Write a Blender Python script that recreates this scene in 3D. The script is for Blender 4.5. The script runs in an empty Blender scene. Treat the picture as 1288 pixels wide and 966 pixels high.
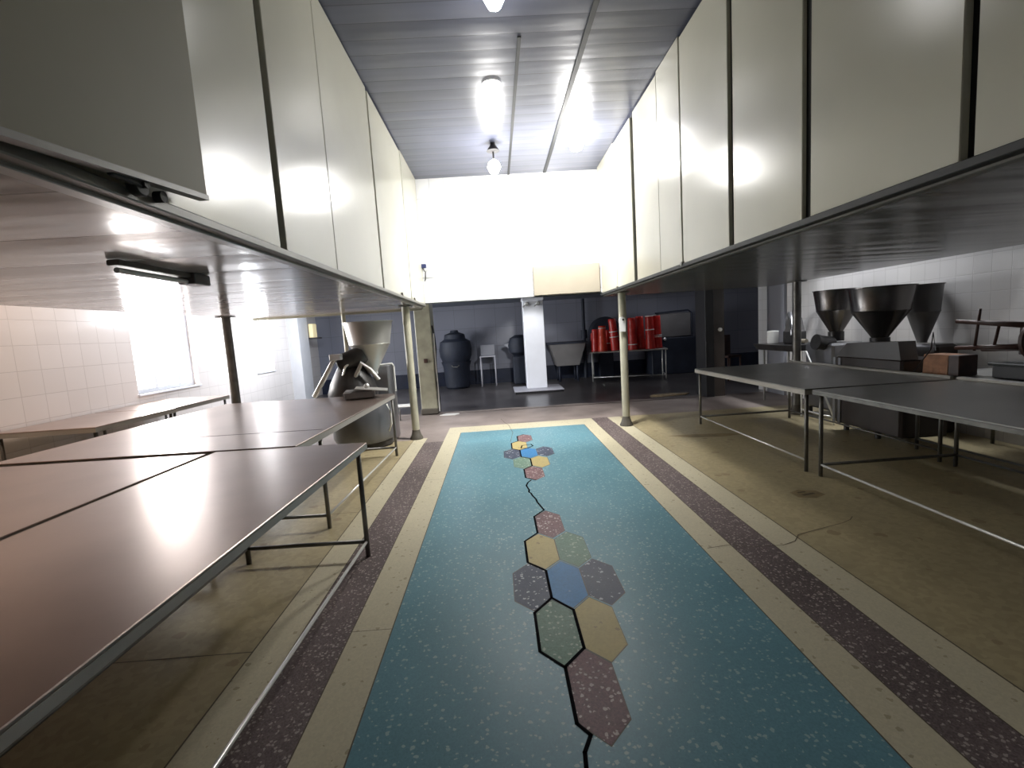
import bpy, math, random
from mathutils import Vector, Matrix
random.seed(7)
C = bpy.context.scene.collection
PI = math.pi

# ------------------------------------------------------------------ materials
def new_mat(name):
    m = bpy.data.materials.new(name); m.use_nodes = True
    nt = m.node_tree; return m, nt, nt.nodes['Principled BSDF']
def N(nt, t, **kw):
    n = nt.nodes.new(t)
    for k, v in kw.items(): setattr(n, k, v)
    return n
def ramp(nt, stops):
    r = N(nt, 'ShaderNodeValToRGB'); e = r.color_ramp.elements
    while len(e) < len(stops): e.new(.5)
    for i, (p, c) in enumerate(stops): e[i].position = p; e[i].color = (*c, 1)
    return r
def L(nt, a, ao, b, bi): nt.links.new(a.outputs[ao], b.inputs[bi])
def plain(name, col, rough=.5, metal=0., noise=0., scale=4., bump=0., bscale=30., spec=.5):
    """colour varied by soft noise, optional bump"""
    m, nt, b = new_mat(name)
    b.inputs['Roughness'].default_value = rough; b.inputs['Metallic'].default_value = metal
    b.inputs['Specular IOR Level'].default_value = spec
    g = N(nt, 'ShaderNodeNewGeometry')
    n = N(nt, 'ShaderNodeTexNoise'); n.inputs['Scale'].default_value = scale; n.inputs['Detail'].default_value = 6
    L(nt, g, 'Position', n, 'Vector')
    lo = tuple(c*(1-noise) for c in col); hi = tuple(min(1, c*(1+noise)) for c in col)
    r = ramp(nt, [(.3, lo), (.7, hi)]); L(nt, n, 'Fac', r, 'Fac'); L(nt, r, 'Color', b, 'Base Color')
    if bump:
        n2 = N(nt, 'ShaderNodeTexNoise'); n2.inputs['Scale'].default_value = bscale; L(nt, g, 'Position', n2, 'Vector')
        bp = N(nt, 'ShaderNodeBump'); bp.inputs['Strength'].default_value = bump; bp.inputs['Distance'].default_value = .02
        L(nt, n2, 'Fac', bp, 'Height'); L(nt, bp, 'Normal', b, 'Normal')
    return m
def math_n(nt, op, a, bval):
    n = N(nt, 'ShaderNodeMath', operation=op)
    nt.links.new(a, n.inputs[0])
    if isinstance(bval, (int, float)): n.inputs[1].default_value = bval
    else: nt.links.new(bval, n.inputs[1])
    return n.outputs[0]
def terrazzo(name, base, chip, amount=.22, scale=38., rough=.32, var=.18, light=.0):
    m, nt, b = new_mat(name)
    g = N(nt, 'ShaderNodeNewGeometry')
    v = N(nt, 'ShaderNodeTexVoronoi'); v.inputs['Scale'].default_value = scale
    nz = N(nt, 'ShaderNodeTexNoise'); nz.inputs['Scale'].default_value = 55; L(nt, g, 'Position', nz, 'Vector')
    mx = N(nt, 'ShaderNodeMix', data_type='VECTOR'); mx.inputs[0].default_value = .02
    nt.links.new(g.outputs['Position'], mx.inputs[4]); nt.links.new(nz.outputs['Color'], mx.inputs[5])
    nt.links.new(mx.outputs[1], v.inputs['Vector'])
    sep = N(nt, 'ShaderNodeSeparateColor'); L(nt, v, 'Color', sep, 'Color')
    on = math_n(nt, 'LESS_THAN', sep.outputs[0], amount)
    size = math_n(nt, 'ADD', math_n(nt, 'MULTIPLY', sep.outputs[1], .45), .08); b.inputs['Specular IOR Level'].default_value = .22
    inside = math_n(nt, 'LESS_THAN', v.outputs['Distance'], size)
    mask = math_n(nt, 'MULTIPLY', on, inside)
    fine = N(nt, 'ShaderNodeTexVoronoi'); fine.inputs['Scale'].default_value = scale*2.6; L(nt, g, 'Position', fine, 'Vector')
    sf = N(nt, 'ShaderNodeSeparateColor'); L(nt, fine, 'Color', sf, 'Color')
    n = N(nt, 'ShaderNodeTexNoise'); n.inputs['Scale'].default_value = 1.4; n.inputs['Detail'].default_value = 7; L(nt, g, 'Position', n, 'Vector')
    r = ramp(nt, [(.28, tuple(c*(1-var) for c in base)), (.72, tuple(min(1, c*(1+var)) for c in base))]); L(nt, n, 'Fac', r, 'Fac')
    fr = ramp(nt, [(0, (1-var,)*3), (1, (1+var*.9,)*3)]); L(nt, sf, 1, fr, 'Fac')
    m0 = N(nt, 'ShaderNodeMix', data_type='RGBA', blend_type='MULTIPLY'); m0.inputs[0].default_value = 1
    nt.links.new(r.outputs[0], m0.inputs[6]); nt.links.new(fr.outputs[0], m0.inputs[7])
    m1 = N(nt, 'ShaderNodeMix', data_type='RGBA'); nt.links.new(mask, m1.inputs[0])
    nt.links.new(m0.outputs[2], m1.inputs[6]); m1.inputs[7].default_value = (*chip, 1)
    nt.links.new(m1.outputs[2], b.inputs['Base Color'])
    rr = ramp(nt, [(.3, (rough*.88,)*3), (.7, (rough*1.15,)*3)]); L(nt, n, 'Fac', rr, 'Fac'); L(nt, rr, 'Color', b, 'Roughness')
    return m
def tile(name, col, mortar, axis, w=.3, h=.3, rough=.12, var=.05):
    m, nt, b = new_mat(name)
    g = N(nt, 'ShaderNodeNewGeometry'); s = N(nt, 'ShaderNodeSeparateXYZ'); L(nt, g, 'Position', s, 'Vector')
    c = N(nt, 'ShaderNodeCombineXYZ'); L(nt, s, 'Y' if axis == 'x' else 'X', c, 'X'); L(nt, s, 'Z', c, 'Y')
    br = N(nt, 'ShaderNodeTexBrick'); br.offset = 0
    br.inputs['Scale'].default_value = 1; br.inputs['Brick Width'].default_value = w; br.inputs['Row Height'].default_value = h
    br.inputs['Mortar Size'].default_value = .004; br.inputs['Mortar Smooth'].default_value = .3
    br.inputs['Color1'].default_value = (*[x*(1-var) for x in col], 1); br.inputs['Color2'].default_value = (*[min(1, x*(1+var)) for x in col], 1)
    br.inputs['Mortar'].default_value = (*mortar, 1)
    L(nt, c, 'Vector', br, 'Vector'); L(nt, br, 'Color', b, 'Base Color')
    b.inputs['Roughness'].default_value = rough
    bp = N(nt, 'ShaderNodeBump', invert=True); bp.inputs['Strength'].default_value = .35; bp.inputs['Distance'].default_value = .004
    L(nt, br, 'Fac', bp, 'Height'); L(nt, bp, 'Normal', b, 'Normal')
    return m
def planks(name, col, rough, width, seam=.012, wavy=.25, metal=0., var=.12, off=0.):
    """glossy boards running along X, seams every `width` in Y"""
    m, nt, b = new_mat(name)
    g = N(nt, 'ShaderNodeNewGeometry'); s = N(nt, 'ShaderNodeSeparateXYZ'); L(nt, g, 'Position', s, 'Vector')
    yy = math_n(nt, 'ADD', s.outputs['Y'], 100+off)
    dv = math_n(nt, 'DIVIDE', yy, width)
    fr = math_n(nt, 'FRACT', dv, 0); fl = math_n(nt, 'FLOOR', dv, 0)
    edge = math_n(nt, 'LESS_THAN', fr, seam/width)
    wn = N(nt, 'ShaderNodeTexWhiteNoise', noise_dimensions='1D'); nt.links.new(fl, wn.inputs['W'])
    r = ramp(nt, [(0, tuple(c*(1-var) for c in col)), (1, tuple(c*(1+var) for c in col))]); L(nt, wn, 'Value', r, 'Fac')
    n = N(nt, 'ShaderNodeTexNoise'); n.inputs['Scale'].default_value = 1.1; n.inputs['Detail'].default_value = 5; L(nt, g, 'Position', n, 'Vector')
    n2 = ramp(nt, [(.3, (.8, .8, .8)), (.7, (1.15, 1.15, 1.15))]); L(nt, n, 'Fac', n2, 'Fac')
    mm = N(nt, 'ShaderNodeMix', data_type='RGBA', blend_type='MULTIPLY'); mm.inputs[0].default_value = 1
    nt.links.new(r.outputs[0], mm.inputs[6]); nt.links.new(n2.outputs[0], mm.inputs[7])
    mx = N(nt, 'ShaderNodeMix', data_type='RGBA'); nt.links.new(edge, mx.inputs[0]); nt.links.new(mm.outputs[2], mx.inputs[6])
    mx.inputs[7].default_value = (*[c*.45 for c in col], 1)
    nt.links.new(mx.outputs[2], b.inputs['Base Color'])
    b.inputs['Roughness'].default_value = rough; b.inputs['Metallic'].default_value = metal
    # boards sag slightly: wave across the board + long noise
    mp = N(nt, 'ShaderNodeMapping'); mp.inputs['Scale'].default_value = (.35, 2.2, 1); L(nt, g, 'Position', mp, 'Vector')
    n3 = N(nt, 'ShaderNodeTexNoise'); n3.inputs['Scale'].default_value = 1.6; n3.inputs['Detail'].default_value = 2; L(nt, mp, 'Vector', n3, 'Vector')
    sn = math_n(nt, 'MULTIPLY', fr, PI); sn = math_n(nt, 'SINE', sn, 0); sn = math_n(nt, 'MULTIPLY', sn, .12)
    hh = math_n(nt, 'ADD', sn, n3.outputs['Fac'])
    bp = N(nt, 'ShaderNodeBump'); bp.inputs['Strength'].default_value = wavy; bp.inputs['Distance'].default_value = .05
    nt.links.new(hh, bp.inputs['Height']); L(nt, bp, 'Normal', b, 'Normal')
    return m
def emis(name, col, st):
    m, nt, b = new_mat(name)
    b.inputs['Base Color'].default_value = (*col, 1); b.inputs['Emission Color'].default_value = (*col, 1); b.inputs['Emission Strength'].default_value = st
    return m

M = {}
M['blue'] = terrazzo('blue_terrazzo', (.128, .265, .315), (.30, .42, .44), .36, 56, .36, .09)
M['cream'] = terrazzo('cream_terrazzo', (.55, .50, .36), (.38, .33, .22), .12, 40, .42, .06)
M['purple'] = terrazzo('purple_terrazzo', (.14, .11, .107), (.38, .33, .30), .6, 62, .42, .3)
M['tan'] = terrazzo('tan_floor', (.37, .31, .185), (.28, .22, .13), .05, 12, .34, .10)
M['concrete'] = plain('worn_pink_concrete', (.26, .215, .195), .5, 0, .28, 1.6, .15)
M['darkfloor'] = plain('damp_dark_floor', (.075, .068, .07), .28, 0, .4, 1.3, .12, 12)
M['hexcream'] = terrazzo('hex_cream', (.44, .36, .16), (.3, .24, .12), .06, 30, .5, .06)
M['hexgreen'] = terrazzo('hex_green', (.15, .235, .18), (.36, .43, .35), .4, 46, .5, .15)
M['hexpink'] = terrazzo('hex_purple', (.17, .095, .10), (.48, .40, .38), .5, 52, .5, .25)
M['hexdark'] = terrazzo('hex_charcoal', (.06, .07, .105), (.42, .44, .47), .36, 46, .5, .15)
M['hexblue'] = terrazzo('hex_bright_blue', (.05, .19, .40), (.2, .36, .5), .08, 40, .5, .12)
M['crack'] = plain('black_filler', (.010, .010, .012), .9, spec=0)
M['stain'] = plain('brown_stain', (.22, .165, .085), .5, 0, .3, 9)
M['line'] = plain('joint_line', (.09, .07, .045), .6)
M['tileL'] = tile('white_tile_left', (.72, .67, .64), (.58, .53, .50), 'x', .28, .28, .14, .025)
M['tileR'] = tile('white_tile_right', (.70, .68, .67), (.58, .56, .55), 'x', .2, .2, .14, .03)
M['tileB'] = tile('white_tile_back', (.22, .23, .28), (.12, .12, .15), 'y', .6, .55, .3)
M['tileW'] = tile('white_tile_bulkhead', (.80, .80, .80), (.55, .55, .57), 'y', .22, .3)
M['plaster'] = plain('white_plaster', (.72, .72, .74), .5, 0, .04)
M['greyplaster'] = plain('grey_plaster', (.42, .42, .47), .5, 0, .08)
M['greyboard'] = plain('grey_board', (.30, .31, .35), .45)
M['dado'] = plain('navy_dado_paint', (.012, .018, .04), .35, 0, .3)
M['ceil'] = planks('glossy_slate_ceiling_boards', (.092, .10, .145), .30, .21, .008, .18)
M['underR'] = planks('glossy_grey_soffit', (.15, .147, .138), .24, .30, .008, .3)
M['underL'] = planks('glossy_soffit_window_lit', (.46, .42, .395), .16, .52, .012, .22)  # same boards as the other soffit, base colour paled to carry window-side reflections
M['farceil'] = plain('far_ceiling', (.16, .18, .22), .5, 0, .1)
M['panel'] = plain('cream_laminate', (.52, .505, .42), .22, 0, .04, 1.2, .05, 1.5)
M['panel_shaded'] = plain('shaded_cream_laminate', (.17, .155, .095), .6, 0, .06, 1.2, .05, 1.5)  # cream laminate with the shade of the unlit near end in its colour
M['gap'] = plain('dark_steel_gap', (.018, .02, .02), .65)
M['rail'] = plain('painted_rail', (.17, .16, .14), .4)
M['strip'] = plain('pale_strip', (.36, .34, .32), .3)
M['beige'] = plain('beige_box_paint', (.33, .29, .225), .5, 0, .03)
M['steel'] = plain('brushed_steel', (.40, .385, .37), .30, .95, .12, 2.2, .04, 4)
M['steelwarm'] = plain('dull_worktop_steel', (.40, .315, .275), .29, .8, .12, 1.6, .06, 2.5)
M['steeldark'] = plain('dull_dark_worktop_steel', (.34, .335, .32), .34, .6, .14, 1.6, .06, 2.5)
M['rim'] = plain('worktop_rim_steel', (.40, .375, .34), .45, .15, .08)
M['tube'] = plain('scuffed_steel_tube', (.17, .165, .155), .4, .7, .2, 9)
M['chrome'] = plain('bright_steel_tube', (.85, .85, .82), .22, .35)
M['post'] = plain('beige_post_paint', (.40, .38, .29), .4, 0, .12, 6)
M['postbase'] = plain('dirty_post_base', (.09, .08, .065), .6)
M['green'] = plain('olive_pillar_paint', (.34, .33, .25), .5, 0, .2, 5)
M['white'] = plain('white_gloss_paint', (.80, .82, .88), .35, 0, .03)
M['whiteplastic'] = plain('white_plastic', (.82, .82, .80), .4)
M['red'] = plain('red_plastic', (.55, .028, .022), .34, 0, .12, 8)
M['redorange'] = plain('orange_red_plastic', (.70, .06, .025), .34, 0, .1, 8)
M['black'] = plain('black_rubber', (.012, .012, .014), .5)
M['navy'] = plain('dark_navy_machine', (.014, .019, .034), .65, 0, .2)
M['iron'] = plain('dark_cast_iron', (.06, .058, .058), .4, .5, .25, 8)
M['hopper'] = plain('hopper_steel', (.52, .51, .49), .36, .55, .1, 4)
M['hopperdark'] = plain('dark_hopper_steel', (.16, .15, .145), .26, .9, .12, 4)
M['bodysteel'] = plain('machine_body_steel', (.30, .30, .31), .34, .8, .15, 3)
M['drumsteel'] = plain('drum_steel', (.17, .175, .19), .4, .6, .15, 3)
M['bodygrey'] = plain('machine_grey_enamel', (.15, .145, .145), .4, 0, .12, 3)
M['bodybrown'] = plain('machine_brown_enamel', (.055, .042, .036), .4, 0, .2, 3)
M['wood'] = plain('rough_orange_wood', (.34, .15, .065), .6, 0, .3, 14)
M['wooddark'] = plain('dark_stained_wood', (.055, .025, .018), .5, 0, .3, 9)
M['bulb'] = emis('lit_bulb', (1, .98, .95), 60)
M['disc'] = emis('lit_diffuser', (1, .97, .9), 2.2)
M['lampface'] = emis('lamp_face', (1, .85, .5), .35)
M['card'] = plain('tan_card', (.40, .30, .18), .7)
M['bluecam'] = plain('navy_plastic', (.03, .04, .12), .4)
m, nt, b = new_mat('window_glass')
tr = N(nt, 'ShaderNodeBsdfTransparent'); gl = N(nt, 'ShaderNodeBsdfGlossy'); gl.inputs['Roughness'].default_value = .03
mx = N(nt, 'ShaderNodeMixShader'); mx.inputs[0].default_value = .08
L(nt, tr, 0, mx, 1); L(nt, gl, 0, mx, 2); nt.links.new(mx.outputs[0], nt.nodes['Material Output'].inputs['Surface']); M['glass'] = m

# ------------------------------------------------------------------ mesh building
class MB:
    def __init__(s): s.v = []; s.f = []; s.mi = []; s.sm = []
    def add(s, vs, fs, mi=0, smooth=False):
        o = len(s.v); s.v += [tuple(v) for v in vs]
        for f in fs: s.f.append([o+i for i in f]); s.mi.append(mi); s.sm.append(smooth)
        return s
    def box(s, x0, x1, y0, y1, z0, z1, mi=0, bev=0.):
        if bev <= 0:
            v = [(x, y, z) for z in (z0, z1) for (x, y) in ((x0, y0), (x1, y0), (x1, y1), (x0, y1))]
            return s.add(v, [(3, 2, 1, 0), (4, 5, 6, 7), (0, 1, 5, 4), (1, 2, 6, 5), (2, 3, 7, 6), (3, 0, 4, 7)], mi)
        b = min(bev, (x1-x0)/2.1, (y1-y0)/2.1, (z1-z0)/2.1)
        def ring(i, z): 
            a0, a1, b0, b1 = x0+i, x1-i, y0+i, y1-i
            return [(a0+b, b0, z), (a1-b, b0, z), (a1, b0+b, z), (a1, b1-b, z), (a1-b, b1, z), (a0+b, b1, z), (a0, b1-b, z), (a0, b0+b, z)]
        v = ring(b, z0)+ring(0, z0+b)+ring(0, z1-b)+ring(b, z1)
        f = [tuple(range(7, -1, -1)), tuple(range(24, 32))]
        for k in range(3):
            for i in range(8): j = (i+1) % 8; f.append((k*8+i, k*8+j, k*8+8+j, k*8+8+i))
        return s.add(v, f, mi)
    def xf(s, start, mat):
        for i in range(start, len(s.v)): s.v[i] = tuple(mat @ Vector(s.v[i]))
        return s
    def lathe(s, prof, c=(0, 0, 0), n=32, mi=0, cap0=True, cap1=True, mat=None):
        st = len(s.v)
        v = [(c[0]+r*math.cos(2*PI*i/n), c[1]+r*math.sin(2*PI*i/n), c[2]+z) for r, z in prof for i in range(n)]
        f = [(k*n+i, k*n+(i+1) % n, k*n+n+(i+1) % n, k*n+n+i) for k in range(len(prof)-1) for i in range(n)]
        s.add(v, f, mi, True)
        if cap0: s.add(v[:n], [tuple(range(n-1, -1, -1))], mi)
        if cap1: s.add(v[-n:], [tuple(range(n))], mi)
        if mat is not None: s.xf(st, mat)
        return s
    def tube(s, pts, r, n=10, mi=0, closed_caps=True):
        pts = [Vector(p) for p in pts]; rings = []
        for i, p in enumerate(pts):
            d = (pts[min(i+1, len(pts)-1)]-pts[max(i-1, 0)]).normalized()
            up = Vector((0, 0, 1)) if abs(d.z) < .95 else Vector((0, 1, 0))
            a = d.cross(up).normalized(); b = d.cross(a).normalized()
            rr = r[i] if isinstance(r, (list, tuple)) else r
            rings.append([p+a*rr*math.cos(2*PI*k/n)+b*rr*math.sin(2*PI*k/n) for k in range(n)])
        v = [q for R in rings for q in R]
        f = [(k*n+i, k*n+(i+1) % n, k*n+n+(i+1) % n, k*n+n+i) for k in range(len(pts)-1) for i in range(n)]
        s.add(v, f, mi, True)
        s.add(rings[0], [tuple(range(n))], mi); s.add(rings[-1], [tuple(range(n-1, -1, -1))], mi)
        return s
    def prism(s, poly, z0, z1, mi=0, axis='z'):
        n = len(poly)
        def P(a, b, c): return (a, b, c) if axis == 'z' else ((c, a, b) if axis == 'x' else (a, c, b))
        v = [P(a, b, z0) for a, b in poly]+[P(a, b, z1) for a, b in poly]
        f = [tuple(range(n-1, -1, -1)), tuple(range(n, 2*n))]+[(i, (i+1) % n, n+(i+1) % n, n+i) for i in range(n)]
        return s.add(v, f, mi)
    def poly(s, pts, z, mi=0): return s.add([(x, y, z) for x, y in pts], [tuple(range(len(pts)))], mi)
    def build(s, name, mats, parent=None, loc=None):
        me = bpy.data.meshes.new(name); me.from_pydata(s.v, [], s.f)
        for m in (mats if isinstance(mats, (list, tuple)) else [mats]): me.materials.append(M[m])
        for i, p in enumerate(me.polygons): p.material_index = s.mi[i]; p.use_smooth = s.sm[i]
        me.update()
        import bmesh
        b = bmesh.new(); b.from_mesh(me); bmesh.ops.remove_doubles(b, verts=b.verts, dist=1e-6)
        if not getattr(s, 'open', False): bmesh.ops.recalc_face_normals(b, faces=b.faces)
        for e in b.edges:
            if len(e.link_faces) == 2 and e.calc_face_angle(0) > math.radians(35): e.smooth = False
        b.to_mesh(me); b.free()
        o = bpy.data.objects.new(name, me); C.objects.link(o)
        if parent is not None: o.parent = parent
        if loc: o.location = loc
        return o
def thing(name, label, cat, loc=(0, 0, 0), rz=0., group=None):
    o = bpy.data.objects.new(name, None); C.objects.link(o); o.empty_display_size = .1
    o.location = loc; o.rotation_euler = (0, 0, rz); o['label'] = label; o['category'] = cat
    if group: o['group'] = group
    return o
def tag(o, label, cat, group=None, kind=None):
    o['label'] = label; o['category'] = cat
    if group: o['group'] = group
    if kind: o['kind'] = kind
    return o
def struct(o, label=None):
    o['kind'] = 'structure'
    if label: o['label'] = label
    return o
def dup(root, loc, rz, label, group=None):
    r = root.copy(); C.objects.link(r); r.location = loc; r.rotation_euler = (0, 0, rz); r['label'] = label
    if group: r['group'] = group
    for ch in list(root.children):
        c = ch.copy(); C.objects.link(c); c.parent = r
        for g in list(ch.children):
            d = g.copy(); C.objects.link(d); d.parent = c
    return r

# ------------------------------------------------------------------ dimensions
XL, XR, YB, YF = -5.2, 5.3, 14.1, -1.6       # outer walls
XI0, XI1 = -1.08, 1.70                       # faces of the overhead boxes
XO0, XO1 = -3.92, 4.55                       # outer edges of the overhead boxes
ZB, ZC, YE, YL = 1.96, 3.90, 7.6, 7.65       # soffit height, ceiling, end of boxes, bulkhead

# ------------------------------------------------------------------ floor (one surface, inlaid pattern in its mesh)
fl = MB(); fl.open = True
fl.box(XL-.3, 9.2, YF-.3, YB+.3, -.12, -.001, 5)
def rect(x0, x1, y0, y1, z, mi): fl.poly([(x0, y0), (x1, y0), (x1, y1), (x0, y1)], z, mi)
mats = ['blue', 'cream', 'purple', 'tan', 'concrete', 'darkfloor', 'hexcream', 'hexgreen', 'hexpink', 'hexdark', 'hexblue', 'crack', 'line', 'stain']
y0 = YF
rect(XL, XR, y0, 9.15, 0, 4)                                   # concrete apron
edge = [(XL, 9.15)]
# ragged boundary between pale apron and dark floor
px = [XL+i*.35 for i in range(int((9-XL)/.35)+1)]
fl.poly([(XL, 9.1)]+[(9, 9.1)]+[(x, 9.28+.07*math.sin(x*5.1)+.05*math.sin(x*13)-.03*x) for x in reversed(px)], .0004, 4)
rect(1.93, XR, y0, 7.64, .0006, 3); rect(XL, -1.31, y0, 6.9, .0006, 3)
rect(1.72, 1.93, y0, 7.64, .0008, 1); rect(-1.31, -1.12, y0, 7.0, .0008, 1)
rect(1.46, 1.72, y0, 7.66, .001, 2); rect(-1.12, -.85, y0, 6.7, .001, 2)
rect(-.85, 1.46, y0, 7.66, .0012, 1); rect(-.64, 1.26, y0, 7.22, .0014, 0)
for x in (1.93, -1.31): rect(x-.004, x+.004, y0, 7.6 if x > 0 else 6.9, .0016, 12)
for x in (1.722, 1.458, -.852, -1.118, 1.261, -.641): rect(x-.003, x+.003, y0, 7.2 if x > -.8 else 6.7, .0017, 12)
for y in (.6, 2.25, 4.1, 5.9): rect(XL, -1.31, y-.003, y+.003, .0016, 12)
for y in (2.35, 4.9): rect(-.85, -.64, y-.002, y+.002, .0017, 12)
def hexa(cx, cy, mi, hl=.268, sh=.156, w=.104):
    P = [(cx, cy+hl), (cx-w, cy+sh), (cx-w, cy-sh), (cx, cy-hl), (cx+w, cy-sh), (cx+w, cy+sh)]
    fl.poly([(cx+(x-cx)*1.0, cy+(y-cy)*1.0) for x, y in P][::-1], .0018, 12)
    fl.poly([(cx+(x-cx)*.97, cy+(y-cy)*.975) for x, y in P][::-1], .002, mi)
for cx, cy, mi in ((.314, 1.81, 8), (.21, 2.235, 7), (.418, 2.235, 6), (.106, 2.67, 9), (.316, 2.67, 10), (.524, 2.67, 9), (.212, 3.11, 6), (.42, 3.11, 7), (.31, 3.55, 8)):
    hexa(cx, cy, mi)
for cx, cy, mi in ((.303, 4.89, 8), (.2, 5.31, 7), (.404, 5.31, 6), (.095, 5.73, 9), (.305, 5.73, 10), (.505, 5.75, 9), (.205, 6.14, 6), (.30, 6.54, 8)):
    hexa(cx, cy, mi, .25, .15, .1)
def crack(pts, w, mi=11, z=.0028):
    for i in range(len(pts)-1):
        a, b = Vector(pts[i]), Vector(pts[i+1]); d = (b-a).normalized(); n = Vector((-d.y, d.x))*w/2; e = d*w*.35
        fl.poly([tuple(a-n-e), tuple(b-n+e), tuple(b+n+e), tuple(a+n-e)][::1], z, mi)
crack([(.225, 1.3), (.209, 1.47), (.215, 1.53), (.25, 1.6), (.208, 1.656), (.208, 1.966), (.314, 2.08)][0:6], .016)
crack([(.208, 1.96), (.106, 2.08), (.106, 2.39), (.212, 2.52), (.314, 2.39), (.314, 2.08), (.208, 1.966)], .016)
crack([(.106, 2.39), (.212, 2.52), (.212, 2.826), (.106, 2.95), (.106, 3.266), (.208, 3.39), (.208, 3.706), (.30, 3.83)], .016)
crack([(.30, 3.83), (.261, 4.021), (.255, 4.1), (.233, 4.19), (.222, 4.26), (.207, 4.30), (.212, 4.36), (.194, 4.49), (.215, 4.58), (.252, 4.65)], .016)
crack([(.30, 4.64), (.203, 4.74), (.203, 5.04), (.30, 5.15), (.302, 5.46), (.2, 5.56), (.2, 5.88), (.105, 5.99), (.105, 6.29), (.2, 6.39), (.2, 6.69), (.3, 6.79)], .016)
crack([(.2, 5.9), (.3, 5.96), (.38, 6.06), (.36, 6.16), (.24, 6.12), (.22, 5.98), (.3, 5.96)], .016)
crack([(.095, 6.37), (.149, 6.978), (.13, 7.2), (.104, 7.541), (.04, 7.8), (-.018, 8.151)], .006, 12)
crack([(1.292, 2.956), (1.436, 2.979), (1.58, 2.93), (1.776, 2.921), (1.882, 2.962), (1.96, 3.05), (2.109, 3.1), (2.363, 3.177), (2.45, 3.22), (2.501, 3.268)], .005, 12)
fl.poly([(2.15, 6.10), (2.4, 5.93), (2.8, 5.86), (3.1, 5.93), (2.85, 6.03), (2.5, 6.08)], .0012, 13)
fl.poly([(2.38, 3.70), (2.5, 3.66), (2.62, 3.72), (2.6, 3.82), (2.48, 3.87), (2.38, 3.82)], .0012, 13)
crack([(2.45, 3.74), (2.54, 3.76)], .03, 12); crack([(2.44, 3.80), (2.5, 3.81)], .02, 12)
struct(fl.build('floor', mats))

# ------------------------------------------------------------------ shell
b = MB(); b.box(XL-.2, 9.2, YF-.2, YL+.1, ZC, ZC+.1); struct(b.build('ceiling', 'ceil'))
b = MB(); b.box(.885, .93, YF, YL, ZC-.012, ZC-.001, 0); struct(b.build('trim_1', 'gap'))
b = MB(); b.box(.335, .365, 4.2, YL, ZC-.012, ZC-.001, 0); struct(b.build('trim_2', 'gap'))
b = MB(); b.box(XL-.2, 9.2, YL+.1, YB+.2, 2.32, 2.42); struct(b.build('trim_3', 'farceil'), 'low ceiling of the dim room beyond')
# left wall with window openings
WINS = [(7.0, 8.42, .93, 2.45), (10.45, 11.25, .95, 2.15)]
w = MB(); ys = [YF, 7.0, 8.42, 10.45, 11.25, YB+.2]
def wallseg(m, x0, x1, ya, yb, za, zb): m.box(x0, x1, ya, yb, za, zb)
for i in range(5):
    ya, yb = ys[i], ys[i+1]
    if i in (1, 3):
        z0, z1 = WINS[0 if i == 1 else 1][2:]
        wallseg(w, XL-.22, XL, ya, yb, 0, z0); wallseg(w, XL-.22, XL, ya, yb, z1, 4)
    else: wallseg(w, XL-.22, XL, ya, yb, 0, 4)
struct(w.build('wall_left', 'tileL'))
b = MB(); b.box(XL, XL+.28, 12.15, 12.75, 0, 2.32); struct(b.build('trim_4', 'plaster'))
for k, (ya, yb, z0, z1) in enumerate(WINS):
    r = bpy.data.objects.new('window_%d' % (k+1), None); C.objects.link(r); struct(r)
    f = MB(); xf0, xf1 = XL-.15, XL-.09
    f.box(xf0, xf1, ya, ya+.06, z0, z1); f.box(xf0, xf1, yb-.06, yb, z0, z1); f.box(xf0, xf1, ya+.06, yb-.06, z0, z0+.06); f.box(xf0, xf1, ya+.06, yb-.06, z1-.06, z1)
    for t in ((.36, .74) if k == 0 else (.5,)): f.box(xf0, xf1, ya+(yb-ya)*t-.025, ya+(yb-ya)*t+.025, z0+.06, z1-.06)
    f.build('window_frame', 'white', r)
    g = MB(); g.box(XL-.125, XL-.12, ya+.06, yb-.06, z0+.06, z1-.06); g.build('pane', 'glass', r)
    g = MB(); g.box(XL-.09, XL+.03, ya-.02, yb+.02, z0-.03, z0, 0, .005); g.build('window_sill', 'white', r)
b = MB(); b.box(XR, XR+.2, YF, 9.55, 0, 4); struct(b.build('wall_right', 'tileR'))
b = MB(); b.box(XR+.2, 9.2, 9.35, 9.55, 0, 4); struct(b.build('wall_return', 'greyplaster'))
b = MB(); b.box(XR-.05, XR, 8.6, 9.15, 0, 2.6); struct(b.build('trim_5', 'greyboard'))
b = MB(); b.box(9, 9.2, 9.55, YB+.2, 0, 2.4); struct(b.build('wall_far_right', 'greyplaster'))
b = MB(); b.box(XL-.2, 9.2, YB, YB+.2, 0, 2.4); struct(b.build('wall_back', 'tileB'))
b = MB(); b.box(XL, 9, YB-.02, YB, 0, .42); struct(b.build('baseboard_back', 'dado'))
b = MB(); b.box(XL-.2, XR+.2, YF-.2, YF, 0, 4); struct(b.build('wall_rear', 'greyplaster'))
b = MB(); b.box(XI0-.3, XI1+.3, YL, YL+.14, 2.02, ZC); b.box(XI0-.3, XI1+.3, YL-.012, YL, 2.005, 2.02, 1)
struct(b.build('wall_bulkhead', ['tileW', 'gap']))
b = MB(); b.box(XL-.2, XI0-.3, YL+.02, YL+.14, 2.3, 4); b.box(XI1+.3, 9.2, YL+.02, YL+.14, 2.3, 4); struct(b.build('wall_upper', 'greyplaster'))
b = MB(); b.box(.64, 1.69, YL-.05, YL-.001, 2.03, 2.48, 0, .004); tag(b.build('bulkhead_box', 'beige'), 'beige rectangular boxing on the white wall above the opening', 'wall box')

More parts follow.
